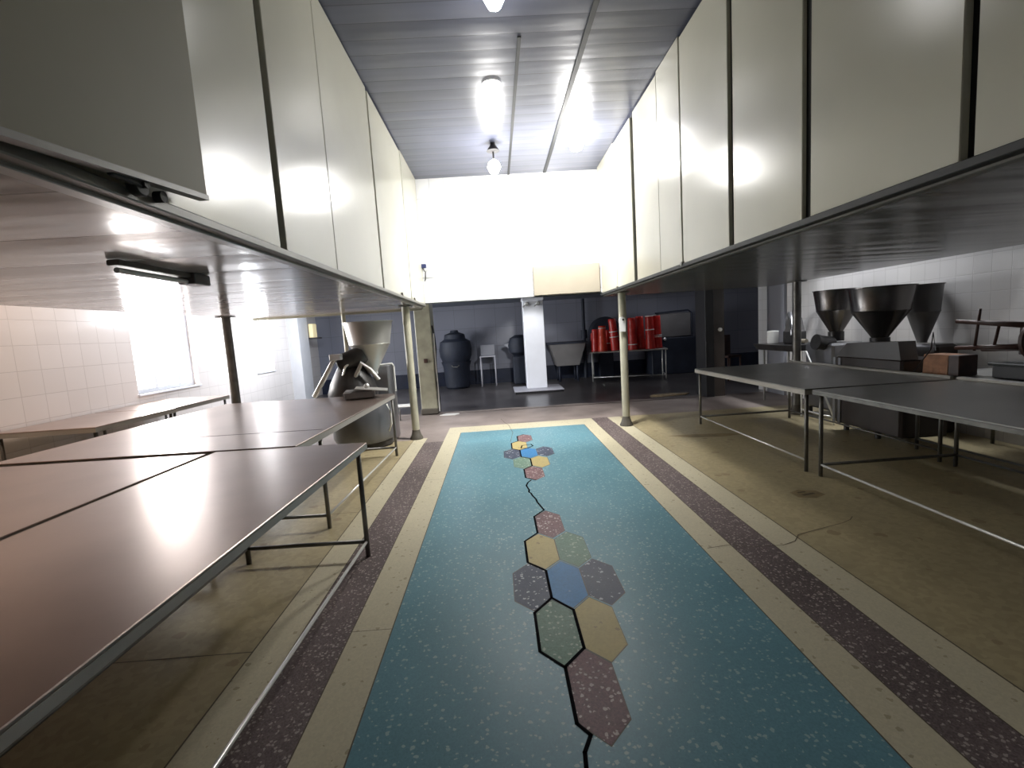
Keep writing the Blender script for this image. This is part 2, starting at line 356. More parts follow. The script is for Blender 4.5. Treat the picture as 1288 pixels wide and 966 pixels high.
# ------------------------------------------------------------------ overhead enclosures
def enclosure(name, label, side):
    t = thing(name, label, 'overhead enclosure')
    s = -1 if side == 'L' else 1
    xi, xo = (XI0, XO0) if side == 'L' else (XI1, XO1)
    core = MB(); a, c = sorted((xi+s*.035, xo)); core.box(a, c, YF, YE, ZB+.03, ZC-.002); core.build('carcass', 'gap', t)
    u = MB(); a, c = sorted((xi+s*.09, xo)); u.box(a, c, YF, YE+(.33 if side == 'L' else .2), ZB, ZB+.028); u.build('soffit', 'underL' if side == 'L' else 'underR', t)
    r = MB(); a, c = sorted((xi-s*.012, xi+s*.045)); r.box(a, c, YF, YE, ZB+.005, ZB+.04, 0, .004); r.build('bottom_rail', 'rail' if side == 'L' else 'gap', t)
    r = MB(); a, c = sorted((xi+s*.035, xi+s*.088)); r.box(a, c, YF, YE, ZB-.006, ZB+.02, 0, .003); r.build('edge_strip', 'strip' if side == 'L' else 'rail', t)
    if side == 'L':
        seg = [(6.45, 7.6), (4.89, 6.43), (3.485, 4.85), (2.64, 3.45), (1.2, 2.575), (-.2, 1.15), (YF, -.25)]
    else:
        seg = [(6.60, 7.55), (5.79, 6.585), (4.885, 5.68), (4.30, 4.855), (3.445, 4.28), (2.635, 3.385), (1.735, 2.555), (.6, 1.69), (-.5, .56), (YF, -.55)]
    for i, (ya, yb) in enumerate(seg):
        p = MB(); off = .004*((i*7) % 3); a, c = sorted((xi+s*off, xi+s*.034)); 
        p.box(a, c, ya, yb, ZB+.04, ZC-.004-(.012*((i*5) % 3)), 0, .004); p.build('panel', 'panel', t)
    if side == 'L':
        e = MB(); e.box(xo, xi-.0, YE, YE+.03, ZB+.03, ZC-.004); e.build('end_panel', 'panel', t)
        e = MB(); e.box(xo, xi-.1, YE+.331, YE+.36, ZB-.03, ZB+.06); e.build('end_strip', 'post', t)
        for y, x in ((5.75, xi), (6.6, xi)):
            h = MB(); h.box(x-.03, x+.02, y-.02, y+.02, ZB+.035, ZB+.07, 0, .004); h.build('latch', 'rail', t)
    else:
        for y in (4.28, 6.58):
            h = MB(); h.box(xi-.022, xi+.02, y-.02, y+.025, ZB+.02, ZB+.055, 0, .004); h.build('latch', 'rail', t)
    return t
enclosure('overhead_enclosure', 'long cream panelled overhead box on the window side, over the brownish tables', 'L')
enclosure('overhead_enclosure', 'long cream panelled overhead box over the dark steel tables and hoppers', 'R')
sp = thing('sliding_panel', 'shade-darkened cream sliding panel hanging proud of the overhead box, square lower corner', 'sliding panel', (-1.02, .9, 2.05))
b = MB(); b.prism([(.92, .0), (.92, 1.82), (-1.5, 1.82), (-1.5, -.21)], -.015, .012, 0, 'x'); b.build('leaf', 'panel_shaded', sp)
b = MB(); b.prism([(.925, -.012), (.925, .006), (-1.5, -.204), (-1.5, -.222)], -.02, .016, 0, 'x'); b.build('edge_trim', 'rail', sp)
b = MB(); Rx = Matrix.Translation((-.022, .62, -.045)) @ Matrix.Rotation(PI/2, 4, 'Y')
b.lathe([(.03, -.015), (.034, -.01), (.034, .012), (.03, .016)], n=20, mat=Rx)
b.lathe([(.012, -.02), (.012, .03)], n=12, mat=Rx); b.box(-.02, .0, .5, .62, -.055, -.005, 0, .004)
b.build('roller', 'gap', sp); b = MB()
b.lathe([(.018, -.015), (.018, .012)], n=14, mat=Matrix.Translation((-.03, .73, -.05)) @ Matrix.Rotation(PI/2, 4, 'Y'))
b.build('roller', 'gap', sp)

# ------------------------------------------------------------------ posts
def post(x, y, r, label, top=ZB, mat='post', flare=True):
    t = thing('support_post', label, 'post', (x, y, 0))
    b = MB(); b.lathe([(r, .1), (r, top-.01)], n=24); b.build('pole', mat, t)
    b = MB(); b.lathe([(r*1.75, 0), (r*1.75, .02), (r*1.35, .06), (r*1.05, .12), (r*1.02, .14)], n=24); b.build('base', 'postbase', t)
    b = MB(); b.box(-r*1.6, r*1.6, -r*1.6, r*1.6, top-.016, top-.004); b.build('top_plate', 'rail', t)
    return t
post(-1.28, 7.0, .055, 'slim beige steel post beside the thick olive pillar')
post(1.845, 6.93, .055, 'beige steel post with a white tag strapped to it')
post(-3.80, 6.93, .06, 'grey steel post between the two bright windows', mat='tube')
post(4.42, 6.93, .058, 'grey steel post in front of the dark hoppers', mat='tube')
g = thing('cutting_board', 'small white plastic board with a dark hole, strapped to the beige post', 'cutting board', (1.82, 6.86, 1.39))
b = MB(); b.prism([(-.045, 0), (.045, 0), (.05, .15), (.035, .2), (0, .215), (-.035, .205), (-.05, .18)], -.006, .006, 0, 'y'); b.build('board', 'whiteplastic', g)
b = MB(); b.lathe([(.014, -.002), (.014, .002)], n=14, mat=Matrix.Translation((.012, -.007, .17)) @ Matrix.Rotation(PI/2, 4, 'X')); b.build('hole', 'black', g)

pl = thing('square_pillar', 'thick olive painted square pillar with cable running up its side', 'pillar', (-1.365, 9.28, 0), math.radians(-3))
b = MB(); b.box(-.155, .155, -.16, .16, .1, 2.32, 0, .012); b.box(-.175, .165, -.18, .18, 0, .12, 1, .02); b.build('shaft', ['green', 'postbase'], pl)
b = MB(); b.tube([(.19, -.1, .06), (.2, -.1, .3), (.175, -.1, .6), (.18, -.1, 1.0), (.2, -.1, 1.25), (.19, -.1, 1.5), (.165, -.1, 1.7)], .018, 8); b.build('cable', 'iron', pl)
b = MB(); b.tube([(.185, -.12, .05), (.19, -.12, .5), (.18, -.12, .9), (.185, -.12, 1.55)], .012, 8); b.build('conduit', 'whiteplastic', pl)
b = MB(); b.box(-.03, .04, -.185, -.155, 1.0, 1.08, 0, .006); b.build('socket', 'wooddark', pl)
cd = thing('wall_conduit', 'thin beige conduit rising up the white wall corner to a navy box', 'conduit', (-1.10, 7.58, 1.99))
b = MB(); b.box(-.022, .0, -.02, .02, 0, .57); b.build('channel', 'green', cd)
b = MB(); b.box(-.03, .09, -.04, .03, .56, .62, 0, .006); b.build('junction_box', 'bluecam', cd)
b = MB(); b.tube([(.03, 0, .56), (.07, 0, .5), (.06, 0, .4), (.05, 0, .36)], .009, 8); b.build('cable', 'iron', cd)
hk = MB(); hk.tube([(-1.02, 7.64, 2.50), (-1.02, 7.55, 2.51), (-.84, 7.55, 2.49), (-.80, 7.55, 2.50), (-.79, 7.55, 2.54)], .007, 8)
tag(hk.build('wall_hook', 'chrome'), 'thin wire hook sticking out of the white wall', 'hook')

wp = thing('square_pillar', 'bright white square pillar standing on a low plinth at the opening', 'pillar', (.925, 11.75, 0), 0)
b = MB(); b.box(-.245, .245, -.16, .3, .07, 2.32, 0, .01); b.build('shaft', 'white', wp)
b = MB(); b.box(-.26, .26, -.19, .3, 2.2, 2.26, 0, .006); b.build('cap', 'white', wp)
b = MB(); b.box(-.58, .60, -.6, .45, .05, .07, 0, .004); b.box(-.56, .58, -.58, .43, 0, .05, 1); b.build('plinth', ['greyplaster', 'black'], wp)
for x in (-.15, .12):
    b = MB(); b.lathe([(.05, 0), (.055, .03), (.03, .05)], n=18, mat=Matrix.Translation((x, -.165, 2.12)) @ Matrix.Rotation(PI/2, 4, 'X')); b.tube([(x, -.2, 2.12), (x-.1, -.26, 2.05)], .014, 8); b.build('spout', 'chrome', wp)

bp = thing('square_pillar', 'dark pillar with black face and brown side board near the dark tables', 'pillar', (4.15, 9.1, 0))
b = MB(); b.box(-.2, -.04, -.15, .3, 0, 2.3, 0, .006); b.build('shaft', 'black', bp)
b = MB(); b.box(-.04, .19, -.10, .25, 0, 2.3, 0, .004); b.build('side_board', 'bodybrown', bp)
b = MB(); b.lathe([(.012, 0), (.012, .05), (.035, .06), (.035, .09), (.01, .1)], n=16, mat=Matrix.Translation((.07, -.1, 1.28)) @ Matrix.Rotation(PI/2, 4, 'X')); b.build('knob', 'chrome', bp)

# ------------------------------------------------------------------ tables
def table(label, x0, x1, y0, y1, h=.8, top='steelwarm', rim='rim', leg='tube', rails=('x0', 'x1', 'y0', 'y1'), bright='x1', group=None, zr=.11, apron=.045, upturn=None, nlegs=2, inset=.05, insx=0., insy0=0., name='worktable'):
    cx, cy = (x0+x1)/2, (y0+y1)/2; a, c = (x1-x0)/2, (y1-y0)/2
    t = thing(name, label, 'table', (cx, cy, 0), 0, group)
    b = MB(); b.box(-a, a, -c, c, h-.012, h, 0, .003); b.build('tabletop', top, t)
    b = MB()
    for q in ((-a, -a+.012, -c, c), (a-.012, a, -c, c), (-a+.012, a-.012, -c, -c+.012), (-a+.012, a-.012, c-.012, c)): b.box(*q, h-apron-.012, h-.0125)
    b.build('rim', rim, t)
    ys = [-c+inset+insy0, c-inset]
    xa = (-a+inset+insx, a-inset)
    for yy in ys:
        for x in xa:
            b = MB(); b.tube([(x, yy, 0), (x, yy, h-.013)], .017, 10); b.build('leg', leg, t)
    for k in rails:
        b = MB(); m = leg
        if k == 'x0': b.tube([(xa[0], ys[0], zr), (xa[0], ys[-1], zr)], .010)
        if k == 'x1': b.tube([(xa[1], ys[0], zr), (xa[1], ys[-1], zr)], .010)
        if k == 'y0': b.tube([(xa[0], ys[0], zr), (xa[1], ys[0], zr)], .014)
        if k == 'y1': b.tube([(xa[0], ys[-1], zr), (xa[1], ys[-1], zr)], .014)
        if k == bright: m = 'chrome'
        b.build('stretcher', m, t)
    if upturn:
        x = a-.01 if upturn == 'x1' else -a+.01
        b = MB(); b.tube([(x, -c, h+.012), (x, c, h+.012)], .018, 12); b.build('raised_edge', 'rim', t)
    return t
LG, RG = 'steel worktables on the window side', 'dark steel worktables by the hoppers'
table('long brownish steel worktable nearest the blue floor, glare from the window on it', -2.04, -.995, -.7, 3.28, rails=('x0', 'x1', 'y1'), group=LG, apron=.032, inset=.05, insx=.11).rotation_euler = (0, 0, math.radians(-1.5))
table('long brownish steel worktable on the wall side of the nearest one', -3.62, -2.08, -.7, 3.27, rails=('x0', 'y1'), group=LG).rotation_euler = (0, 0, math.radians(-1.5))
tg = table('steel worktable right in front of the steel grinder, tray on its end', -3.55, -1.39, 3.325, 6.12, h=.805, rails=('x0', 'x1', 'y0', 'y1'), bright='x1', group=LG, apron=.045, inset=.035, insy0=.46)
tg.rotation_euler = (0, 0, math.radians(-2))
b = MB(); b.box(-.1, 1.04, -.83, -.824, .8052, .8062); b.build('sheet_joint', 'gap', tg)
table('small steel table against the tiled wall, nearer the camera than its twin', -5.17, -4.12, 4.9, 6.14, rails=('x1',), group=LG, bright=None)
table('small steel table under the large bright window', -5.17, -4.16, 6.17, 7.42, rails=('x1',), group=LG, bright=None)
table('dark steel worktable beside the grey post, farther from the camera', 2.80, 4.20, 4.27, 6.72, top='steeldark', rails=('x0', 'x1', 'y1'), bright='x0', group=RG, upturn='x1', rim='rim')
table('dark steel worktable in the foreground with a long bright lower bar', 2.83, 4.20, .7, 4.21, top='steeldark', rails=('x0', 'x1', 'y1'), bright='x0', group=RG, upturn='x1', apron=.03, rim='tube', nlegs=2)
table('dark table against the wall holding the upturned stool', 4.28, 5.2, 1.6, 4.82, top='steeldark', rails=('x0',), bright=None, group=RG)

# ------------------------------------------------------------------ overhead tube light and seams on the soffit
tl = thing('ceiling_tube_light', 'bare tube light fitting with grey end box under the soffit', 'lamp', (-1.80, 2.7, ZB))
b = MB(); b.box(-.03, .03, -.32, .3, -.03, -.002, 0, .004); b.build('batten', 'rail', tl)
b = MB(); b.tube([(0, -.3, -.05), (0, .22, -.05)], .014, 12); b.build('tube', 'whiteplastic', tl)
b = MB(); b.box(-.05, .05, .22, .38, -.065, -.002, 0, .005); b.build('end_box', 'bodygrey', tl)

# ------------------------------------------------------------------ hoppers
def hopper_prof(rt, rm, rb, zt, zm, zb):
    return [(rb, zb), (rb*1.02, zb+.02), (rm, zm-.005), (rm+.006, zm), (rm+.002, zm+.012), (rt-.006, zt-.012), (rt+.006, zt-.008), (rt+.006, zt), (rt-.004, zt), (rm-.006, zm), (rb-.006 if rb > .02 else .01, zb+.01)]
def lathe_open(prof, n=40):
    b = MB(); b.open = False; b.lathe(prof, n=n, cap0=False, cap1=False); return b

# left steel grinder
gr = thing('meat_grinder', 'steel floor grinder with tall pale hopper behind the long worktable', 'machine', (-1.85, 6.78, 0))
lathe_open(hopper_prof(.335, .275, .07, 1.755, 1.44, 1.04)).build('hopper', 'hopper', gr, (.07, .0, 0))
b = MB(); b.lathe([(.34, .08), (.40, .1), (.425, .16), (.425, .66), (.40, .7), (.2, .72)], n=40); b.build('drum', 'drumsteel', gr, (-.12, .0, 0))
b = MB(); b.lathe([(.24, 0), (.27, .02), (.27, .09)], n=32); b.build('foot', 'iron', gr)
b = MB(); b.lathe([(.33, .70), (.345, .78), (.30, .92), (.23, 1.06), (.16, 1.18), (.12, 1.22)], n=36); b.build('gear_housing', 'iron', gr, (-.22, .0, 0))
b = MB(); st = len(b.v); b.lathe([(.09, -.2), (.12, -.18), (.125, .15), (.1, .2)], n=24, mat=Matrix.Translation((-.15, -.15, 1.26)) @ Matrix.Rotation(math.radians(70), 4, 'Y')); b.build('feed_throat', 'iron', gr)
b = MB(); st = len(b.v); b.box(-.025, .025, -.035, .035, 0, .62, 0, .006); b.xf(st, Matrix.Translation((-.66, -.3, .78)) @ Matrix.Rotation(math.radians(33), 4, 'Y')); b.build('chute_bar', 'chrome', gr)
b = MB(); b.box(-.39, -.24, -.36, -.26, 1.26, 1.34, 0, .008); b.build('bar_head', 'white', gr)
b = MB(); b.box(.05, .27, .1, .55, .0, 1.13, 0, .02); b.build('motor_case', 'bodysteel', gr)
b = MB(); b.tube([(.14, -.02, 1.02), (.14, .0, 1.14), (.34, .06, 1.15), (.36, .06, 1.1), (.36, .06, .75)], .014, 10); b.build('guard_rail', 'chrome', gr)
b = MB(); b.tube([(-.12, -.2, 1.0), (.0, -.25, 1.2), (.1, -.22, 1.1), (.2, -.2, .95)], .03, 12); b.build('feed_arm', 'hopper', gr)
b = MB(); b.tube([(-.30, -.20, .98), (-.22, -.26, 1.16), (-.17, -.24, 1.2)], .016, 10); b.build('feed_arm', 'chrome', gr)
b = MB(); b.tube([(.30, -.3, .62), (.35, -.33, .5), (.35, -.33, .35), (.3, -.3, .25)], .012, 8); b.build('handle', 'chrome', gr)
tr_ = thing('tool_tray', 'dark grey tray of grinder tools lying on the end of the worktable', 'tray', (-1.66, 5.80, .812), math.radians(12))
b = MB(); b.box(-.22, .14, -.14, .12, .0, .10, 0, .02); b.build('tray', 'bodygrey', tr_)
b = MB(); st = len(b.v); b.box(-.1, .28, -.15, .12, .105, .12, 0, .005); b.xf(st, Matrix.Rotation(math.radians(8), 4, 'Y') @ Matrix.Translation((0, 0, .0))); b.build('plate', 'hopper', tr_)
b = MB(); b.lathe([(.03, 0), (.035, .03), (.02, .05)], n=16); b.build('cup', 'hopper', tr_, (.05, 0, .115))

# thin pipe and stool behind
b = MB(); b.tube([(-2.45, 7.88, 0), (-2.45, 7.88, ZB-.01)], .034, 12); tag(b.build('standpipe', 'post'), 'thin pale pipe behind the tall pale hopper', 'pipe')
lb = thing('low_stool', 'low white topped stool with thin legs by the olive pillar', 'stool', (-1.72, 8.55, 0))
b = MB(); b.box(-.16, .16, -.14, .14, .28, .30, 0, .005); b.build('seat', 'whiteplastic', lb)
for x in (-.13, .13):
    for y in (-.11, .11):
        b = MB(); b.tube([(x, y, 0), (x*.95, y*.95, .28)], .009, 8); b.build('leg', 'tube', lb)
wl = thing('wall_lamp', 'small box lamp with yellowish face fixed high on the wall corner', 'lamp', (XL+.36, 12.8, 1.66))
b = MB(); b.box(-.08, .03, .0, .28, 0, .36, 0, .01); b.build('lamp_box', 'lampface', wl)
b = MB(); b.box(-.1, .14, -.02, .3, -.04, 0, 0, .006); b.build('bracket', 'iron', wl)

# right machines
def hopper_machine(label, x, y, rt, zt, zm, zb, barrel=True):
    t = thing('hopper_grinder', label, 'machine', (x, y, 0))
    lathe_open(hopper_prof(rt, rt*.84, .075, zt, zm, zb)).build('hopper', 'hopperdark', t)
    b = MB(); b.lathe([(.1, zb-.1), (.1, zb+.03)], n=24); b.build('neck', 'iron', t)
    b = MB(); b.box(-.26, .22, -.3, .3, .1, zb-.12, 0, .03); b.build('body', 'bodysteel', t)
    b = MB()
    if barrel:
        b.lathe([(.085, -.1), (.1, -.08), (.1, .1), (.11, .12), (.11, .15)], n=24, mat=Matrix.Translation((-.22, -.1, zb-.12)) @ Matrix.Rotation(math.radians(-80), 4, 'Y')); b.build('barrel', 'iron', t)
    for dx in (-.2, .18):
        for dy in (-.25, .25):
            b = MB(); b.lathe([(.03, 0), (.03, .1)], n=12); b.build('foot', 'iron', t, (dx, dy, 0))
    return t
hopper_machine('dark hopper machine nearer the grey post, smaller of the overlapping pair', 4.86, 6.72, .29, 1.79, 1.5, 1.17)
t2 = hopper_machine('dark hopper machine with the largest cone and boxy brown body, centre of the row', 4.53, 5.53, .335, 1.74, 1.46, 1.12, False)
t3 = thing('hopper_grinder', 'dark cone-shaped form close to the tiled wall behind the largest cone', 'machine', (5.09, 5.58, 0))  # dark open cone above a boxy base
lathe_open(hopper_prof(.19, .16, .05, 1.74, 1.42, 1.05)).build('hopper', 'bodygrey', t3)
b = MB(); b.box(-.1, .18, -.3, .1, 0, 1.04, 0, .03); b.build('body', 'bodybrown', t3)
cab = t2
b = MB(); b.box(-.31, -.265, -.66, .30, .1, .93, 0, .01); b.build('side_casing', 'bodybrown', cab)
b = MB(); b.box(-.31, .2, -.69, -.665, .1, .93, 0, .012); b.box(-.26, .2, -.665, -.31, .1, .93); b.build('end_casing', 'bodybrown', cab)
b = MB(); b.prism([(-.66, .935), (.30, .935), (.12, 1.10), (-.62, 1.13)], -.31, -.12, 0, 'x'); b.build('sloped_top', 'bodygrey', cab)
for dy in (.22, .31):
    b = MB(); b.box(-.322, -.31, dy-.02, dy+.03, .1, .92, 0, .006); b.build('side_rail', 'bodysteel', cab)

# arched bowl grinder on trough table
tt = thing('trough_table', 'dark tapered trough on thin steel legs beyond the grey post', 'table', (4.90, 7.85, 0))
b = MB(); b.prism([(-.30, .90), (-.36, 1.0), (.36, 1.0), (.30, .90)], -.62, .5, 0, 'y'); b.build('trough', 'iron', tt)
for x in (-.22, .22):
    for y in (-.5, .4):
        b = MB(); b.tube([(x, y, 0), (x, y, .9)], .018, 10); b.build('leg', 'hopper', tt)
b = MB(); b.tube([(-.22, -.5, .3), (-.22, .4, .3)], .014, 8); b.build('stretcher', 'tube', tt)
pot = thing('white_pot', 'white pot with straight sides standing on the dark trough', 'pot', (4.84, 8.26, 1.0))
b = MB(); b.lathe([(.085, 0), (.09, .01), (.09, .19), (.095, .2), (.088, .2), (.085, .02)], n=28); b.build('body', 'whiteplastic', pot)
b = MB(); b.lathe([(.094, .2), (.09, .212), (.02, .22)], n=28); b.build('lid', 'whiteplastic', pot)
ag = thing('bowl_cutter', 'small grey machine with arched guard standing on the trough', 'machine', (4.9, 7.74, 1.0))
b = MB(); b.box(-.1, .1, -.17, .17, 0, .22, 0, .02); b.build('body', 'iron', ag)
b = MB(); b.prism([(-.11, .2), (.11, .2), (.06, .42), (-.05, .42)], -.1, .1, 0, 'y'); b.build('neck', 'bodygrey', ag)
for k, rr in enumerate((.37, .30)):
    b = MB(); b.tube([(-.0+rr*math.cos(a)*.5, rr*math.cos(a), .16+.34*math.sin(a)) for a in [PI*i/14 for i in range(15)]], .034-.01*k, 10); b.build('arched_guard', 'bodysteel', ag, (.05*k-.08, 0, 0))
b = MB(); b.lathe([(.03, -.14), (.03, .14)], n=16, mat=Matrix.Translation((-.12, -.35, .06)) @ Matrix.Rotation(PI/2, 4, 'X')); b.build('spindle', 'beige', ag)
tf = thing('tubular_stand', 'bent bright tubular stand with slanted struts under the trough', 'stand', (4.36, 6.3, 0))
b = MB(); b.tube([(0, .32, .95), (.0, -.25, .10)], .012, 8); b.build('slanted_strut', 'chrome', tf)
b = MB(); b.tube([(0, -.25, .10), (.0, .42, .10)], .012, 8); b.build('foot_rail', 'chrome', tf)
b = MB(); b.tube([(0, .32, .95), (0, .42, .95), (0, .42, 0)], .012, 8); b.build('upright', 'chrome', tf)
b = MB(); b.tube([(0, -.25, 0), (0, -.25, .10)], .012, 8); b.build('foot', 'chrome', tf)

# things on the wall-side right table
wb = thing('wood_block', 'cracked orange wooden chopping block leaning on the dark table', 'wood block', (4.42, 4.62, .803), math.radians(4))
b = MB()
for k, (ya, yb) in enumerate(((.0, .07), (.075, .14), (.145, .25))):
    b.prism([(ya, 0), (yb, 0), (yb-.012*(k-1), .20), (ya-.012*(k-1)+.02*(k == 0)*-1, .20)], -.1, .1, 0, 'x')
b.xf(0, Matrix.Translation((0, -.15, 0))); b.build('staves', 'wood', wb)
b = MB(); b.box(-.1, .1, -.26, -.155, 0, .2, 0, .006); b.build('dark_side', 'wooddark', wb)
b = MB(); b.tube([(-.1, .2, .0), (-.1, .02, .25), (-.1, .0, .42), (-.1, -.03, .24)], .006, 6); b.build('wire_prop', 'iron', wb)
st_ = thing('wooden_stool', 'dark wooden stool lying on its side, legs sticking out', 'stool', (4.72, 4.02, 1.13))
b = MB(); b.lathe([(.17, -.02), (.18, -.015), (.18, .015), (.17, .02)], n=28, mat=Matrix.Rotation(PI/2, 4, 'X')); b.box(-.12, .12, .0, .06, -.12, .12, 0, .005); b.build('seat', 'wooddark', st_)
LG4 = [(-.12, .17), (-.12, -.06), (.12, .15), (.12, -.09)]
for x, z in LG4:
    b = MB(); b.tube([(x*.8, .02, z*.8), (x*1.15, .62, z*1.15-.01)], [.026, .02], 8); b.build('leg', 'wooddark', st_)
for y, (x, z0, z1) in ((.42, (-.13, .30, -.1)), (.26, (-.11, .14, -.07))):
    b = MB(); b.tube([(x, y-.02, z0), (x, y+.02, z1)], .012, 8); b.build('rung', 'wooddark', st_)
bx = thing('black_crate', 'low black crate under the upturned wooden stool', 'crate', (4.72, 3.86, .80))
b = MB(); b.box(-.25, .25, -.5, .32, 0, .13, 0, .01); b.build('body', 'black', bx)
b = MB(); b.box(-.27, .27, -.52, .34, .115, .14, 0, .005); b.build('lid', 'gap', bx)

# ------------------------------------------------------------------ red buckets on the far table
RT = (3.55, 12.95); rz = math.radians(-13)
tb = table('light metal table crowded with red bucket stacks', -1.0+RT[0], 1.0+RT[0], -.45+RT[1], .45+RT[1], h=.80, top='steel', rails=('y0', 'x0', 'x1'), bright='y0', leg='chrome', apron=.02)
tb.rotation_euler = (0, 0, rz)
Rz = Matrix.Rotation(rz, 4, 'Z')
def rpos(u, v): p = Rz @ Vector((u, v, 0)); return (RT[0]+p.x, RT[1]+p.y, .803)
SG = 'red bucket stacks on the far table'
stacks = [(-.90, .14, .50, 'red', [], 'shortest red bucket stack, at the open end of the table', 0, .095),
          (-.85, -.13, .60, 'red', [], 'plain red bucket stack, second from the open table end', 0, .105),
          (-.66, -.31, .68, 'redorange', [.62], 'orange red bucket stack with small pale cap, near the table end', 0, .115),
          (-.52, -.03, .56, 'red', [.2], 'low red bucket stack tucked between orange and leaning stacks', 0, .10),
          (-.32, -.30, .84, 'red', [.36, .5], 'red bucket stack leaning over, with two pale rings', -.09, .12),
          (-.13, -.02, .55, 'red', [.27], 'red bucket stack half hidden behind the beige post', 0, .10),
          (.13, -.31, .84, 'red', [.14], 'tall red bucket stack with one pale ring low down', -.02, .122),
          (.35, -.05, .87, 'red', [], 'tall plain red bucket stack in the middle of the tall four', -.02, .122),
          (.58, -.31, .87, 'red', [.5, .855], 'tall red bucket stack with pale band at its waist and white cap', -.02, .122),
          (.79, -.05, .86, 'red', [.3, .34], 'tall red bucket stack at the table end farthest from orange one', -.02, .122)]
for u, v, hh, col, rings, lab, lean, rb in stacks:
    p = rpos(u, v); t = thing('bucket_stack', lab, 'buckets', (p[0], p[1], p[2]+abs(lean)*rb), 0, SG); t.rotation_euler = (0, lean, 0)
    nb = 4 if hh > .7 else 3
    prof = []; rt = rb*.72
    # inverted nested buckets: lip at the bottom of each
    b = MB(); pr = [(rb*1.05, 0), (rb*1.05, .02)]
    for i in range(nb):
        z0 = hh*i/nb*.9; k = 1-(1-.80)*z0/hh
        pr += [(rb*k*1.0, z0+.022), (rb*k*.95, z0+hh/nb*.88), (rb*k*1.0, z0+hh/nb*.885), (rb*k*1.0, z0+hh/nb*.9)]
    pr += [(rb*.81, hh-.01), (rb*.77, hh)]
    pr = sorted(pr, key=lambda q: q[1])
    b.lathe(pr, n=24); b.build('buckets', col, t)
    for r in rings:
        k = rb*(1.06-.22*r/hh); b = MB(); b.lathe([(k, r-.012), (k+.004, r-.006), (k+.004, r+.006), (k, r+.012)], n=24); b.build('pale_ring', 'whiteplastic', t)

# ------------------------------------------------------------------ dim equipment in the far room
mk = thing('dough_mixer', 'dark round-bodied kettle machine against the dim far wall', 'machine', (-1.17, 13.45, 0))
b = MB(); b.lathe([(.3, 0), (.34, .05), (.37, .6), (.42, .75)], n=32); b.build('base', 'navy', mk)
b = MB(); b.lathe([(.38, .75), (.44, .9), (.46, 1.08), (.42, 1.3), (.30, 1.38), (.28, 1.5), (.12, 1.56), (.1, 1.62)], n=32); b.build('kettle', 'navy', mk)
b = MB(); b.tube([(-.1, -.40, .66), (-.05, -.44, .62), (.05, -.44, .62), (.1, -.40, .66)], .012, 8); b.build('handle', 'tube', mk)
ch = thing('small_chair', 'pale tubular chair frame against the far dark wall', 'chair', (-.28, 13.5, 0))
b = MB(); b.box(-.22, .22, -.18, .18, .82, .85, 0, .004); b.build('seat', 'greyplaster', ch)
for x in (-.2, .2):
    for y in (-.16, .16):
        b = MB(); b.tube([(x, y, 0), (x, y, .82)], .018, 8); b.build('leg', 'greyplaster', ch)
b = MB(); b.box(-.2, .2, .15, .17, .85, 1.15, 0, .004); b.build('backrest', 'greyboard', ch)
dm = thing('standing_mixer', 'dark machine mostly hidden behind the bright white pillar', 'machine', (.62, 13.5, 0))
b = MB(); b.box(-.2, .3, -.2, .3, 0, .8, 0, .03); b.build('base', 'navy', dm)
b = MB(); b.lathe([(.14, 0), (.28, .1), (.32, .3), (.25, .5), (.1, .58)], n=24); b.build('head', 'navy', dm, (0, 0, .8))
b = MB(); b.prism([(-.42, 1.12), (-.25, 1.18), (-.12, 1.0), (-.2, .95)], -.05, .05, 0, 'y'); b.build('spout', 'greyboard', dm)
tq = thing('wide_vat', 'wide dark vat with tapered sides between white pillar and red stacks', 'vat', (1.95, 13.45, 0))
b = MB(); b.prism([(-.32, .45), (-.5, 1.05), (.5, 1.05), (.3, .45)], -.3, .3, 0, 'y'); b.build('basin', 'bodygrey', tq)
b = MB(); b.box(-.55, .55, -.33, .33, 1.05, 1.1, 0, .01); b.build('rim', 'navy', tq)
for x in (-.25, .25):
    for y in (-.22, .22):
        b = MB(); b.tube([(x, y, 0), (x, y, .45)], .03, 8); b.build('leg', 'navy', tq)
b = MB(); b.tube([(2.55, 13.9, 0), (2.55, 13.9, 2.3)], .05, 12); b.lathe([(.09, 0), (.09, .25)], (2.55, 13.9, 1.15), 14); tag(b.build('standpipe', 'navy'), 'dark vertical pipe against the far wall behind the vat', 'pipe')
dr = thing('fan_drum', 'big black round drum seen behind the red bucket stacks', 'drum', (3.14, 13.8, 1.28))
b = MB(); b.lathe([(.40, -.12), (.46, -.1), (.46, .1), (.40, .12)], n=36, mat=Matrix.Rotation(PI/2, 4, 'X')); b.build('casing', 'navy', dr)
b = MB(); b.lathe([(.05, -.14), (.06, -.13), (.06, .14)], n=18, mat=Matrix.Rotation(PI/2, 4, 'X')); b.build('hub', 'greyboard', dr)
b = MB(); b.box(-.2, .2, -.1, .12, -1.28, -.38, 0, .01); b.build('stand', 'navy', dr)
cb = thing('dark_cabinet', 'dark floor cabinet with grey panelled top behind the red stacks', 'cabinet', (5.1, 13.7, 0))
b = MB(); b.box(-.75, .62, -.35, .3, 0, 1.03, 0, .02); b.build('body', 'navy', cb)
b = MB(); b.box(-.55, .5, -.1, .25, 1.03, 1.72, 0, .03); b.build('upper_case', 'bodygrey', cb)
b = MB(); b.tube([(-.55, -.12, 1.74), (.4, -.12, 1.78), (.5, -.12, 1.7), (.5, -.12, 1.03)], .025, 8); b.build('pipe_frame', 'navy', cb)
b = MB(); b.lathe([(.04, 0), (.045, .03), (.02, .05)], n=14, mat=Matrix.Translation((-.38, -.35, 1.0)) @ Matrix.Rotation(PI/2, 4, 'X')); b.build('knob', 'chrome', cb)
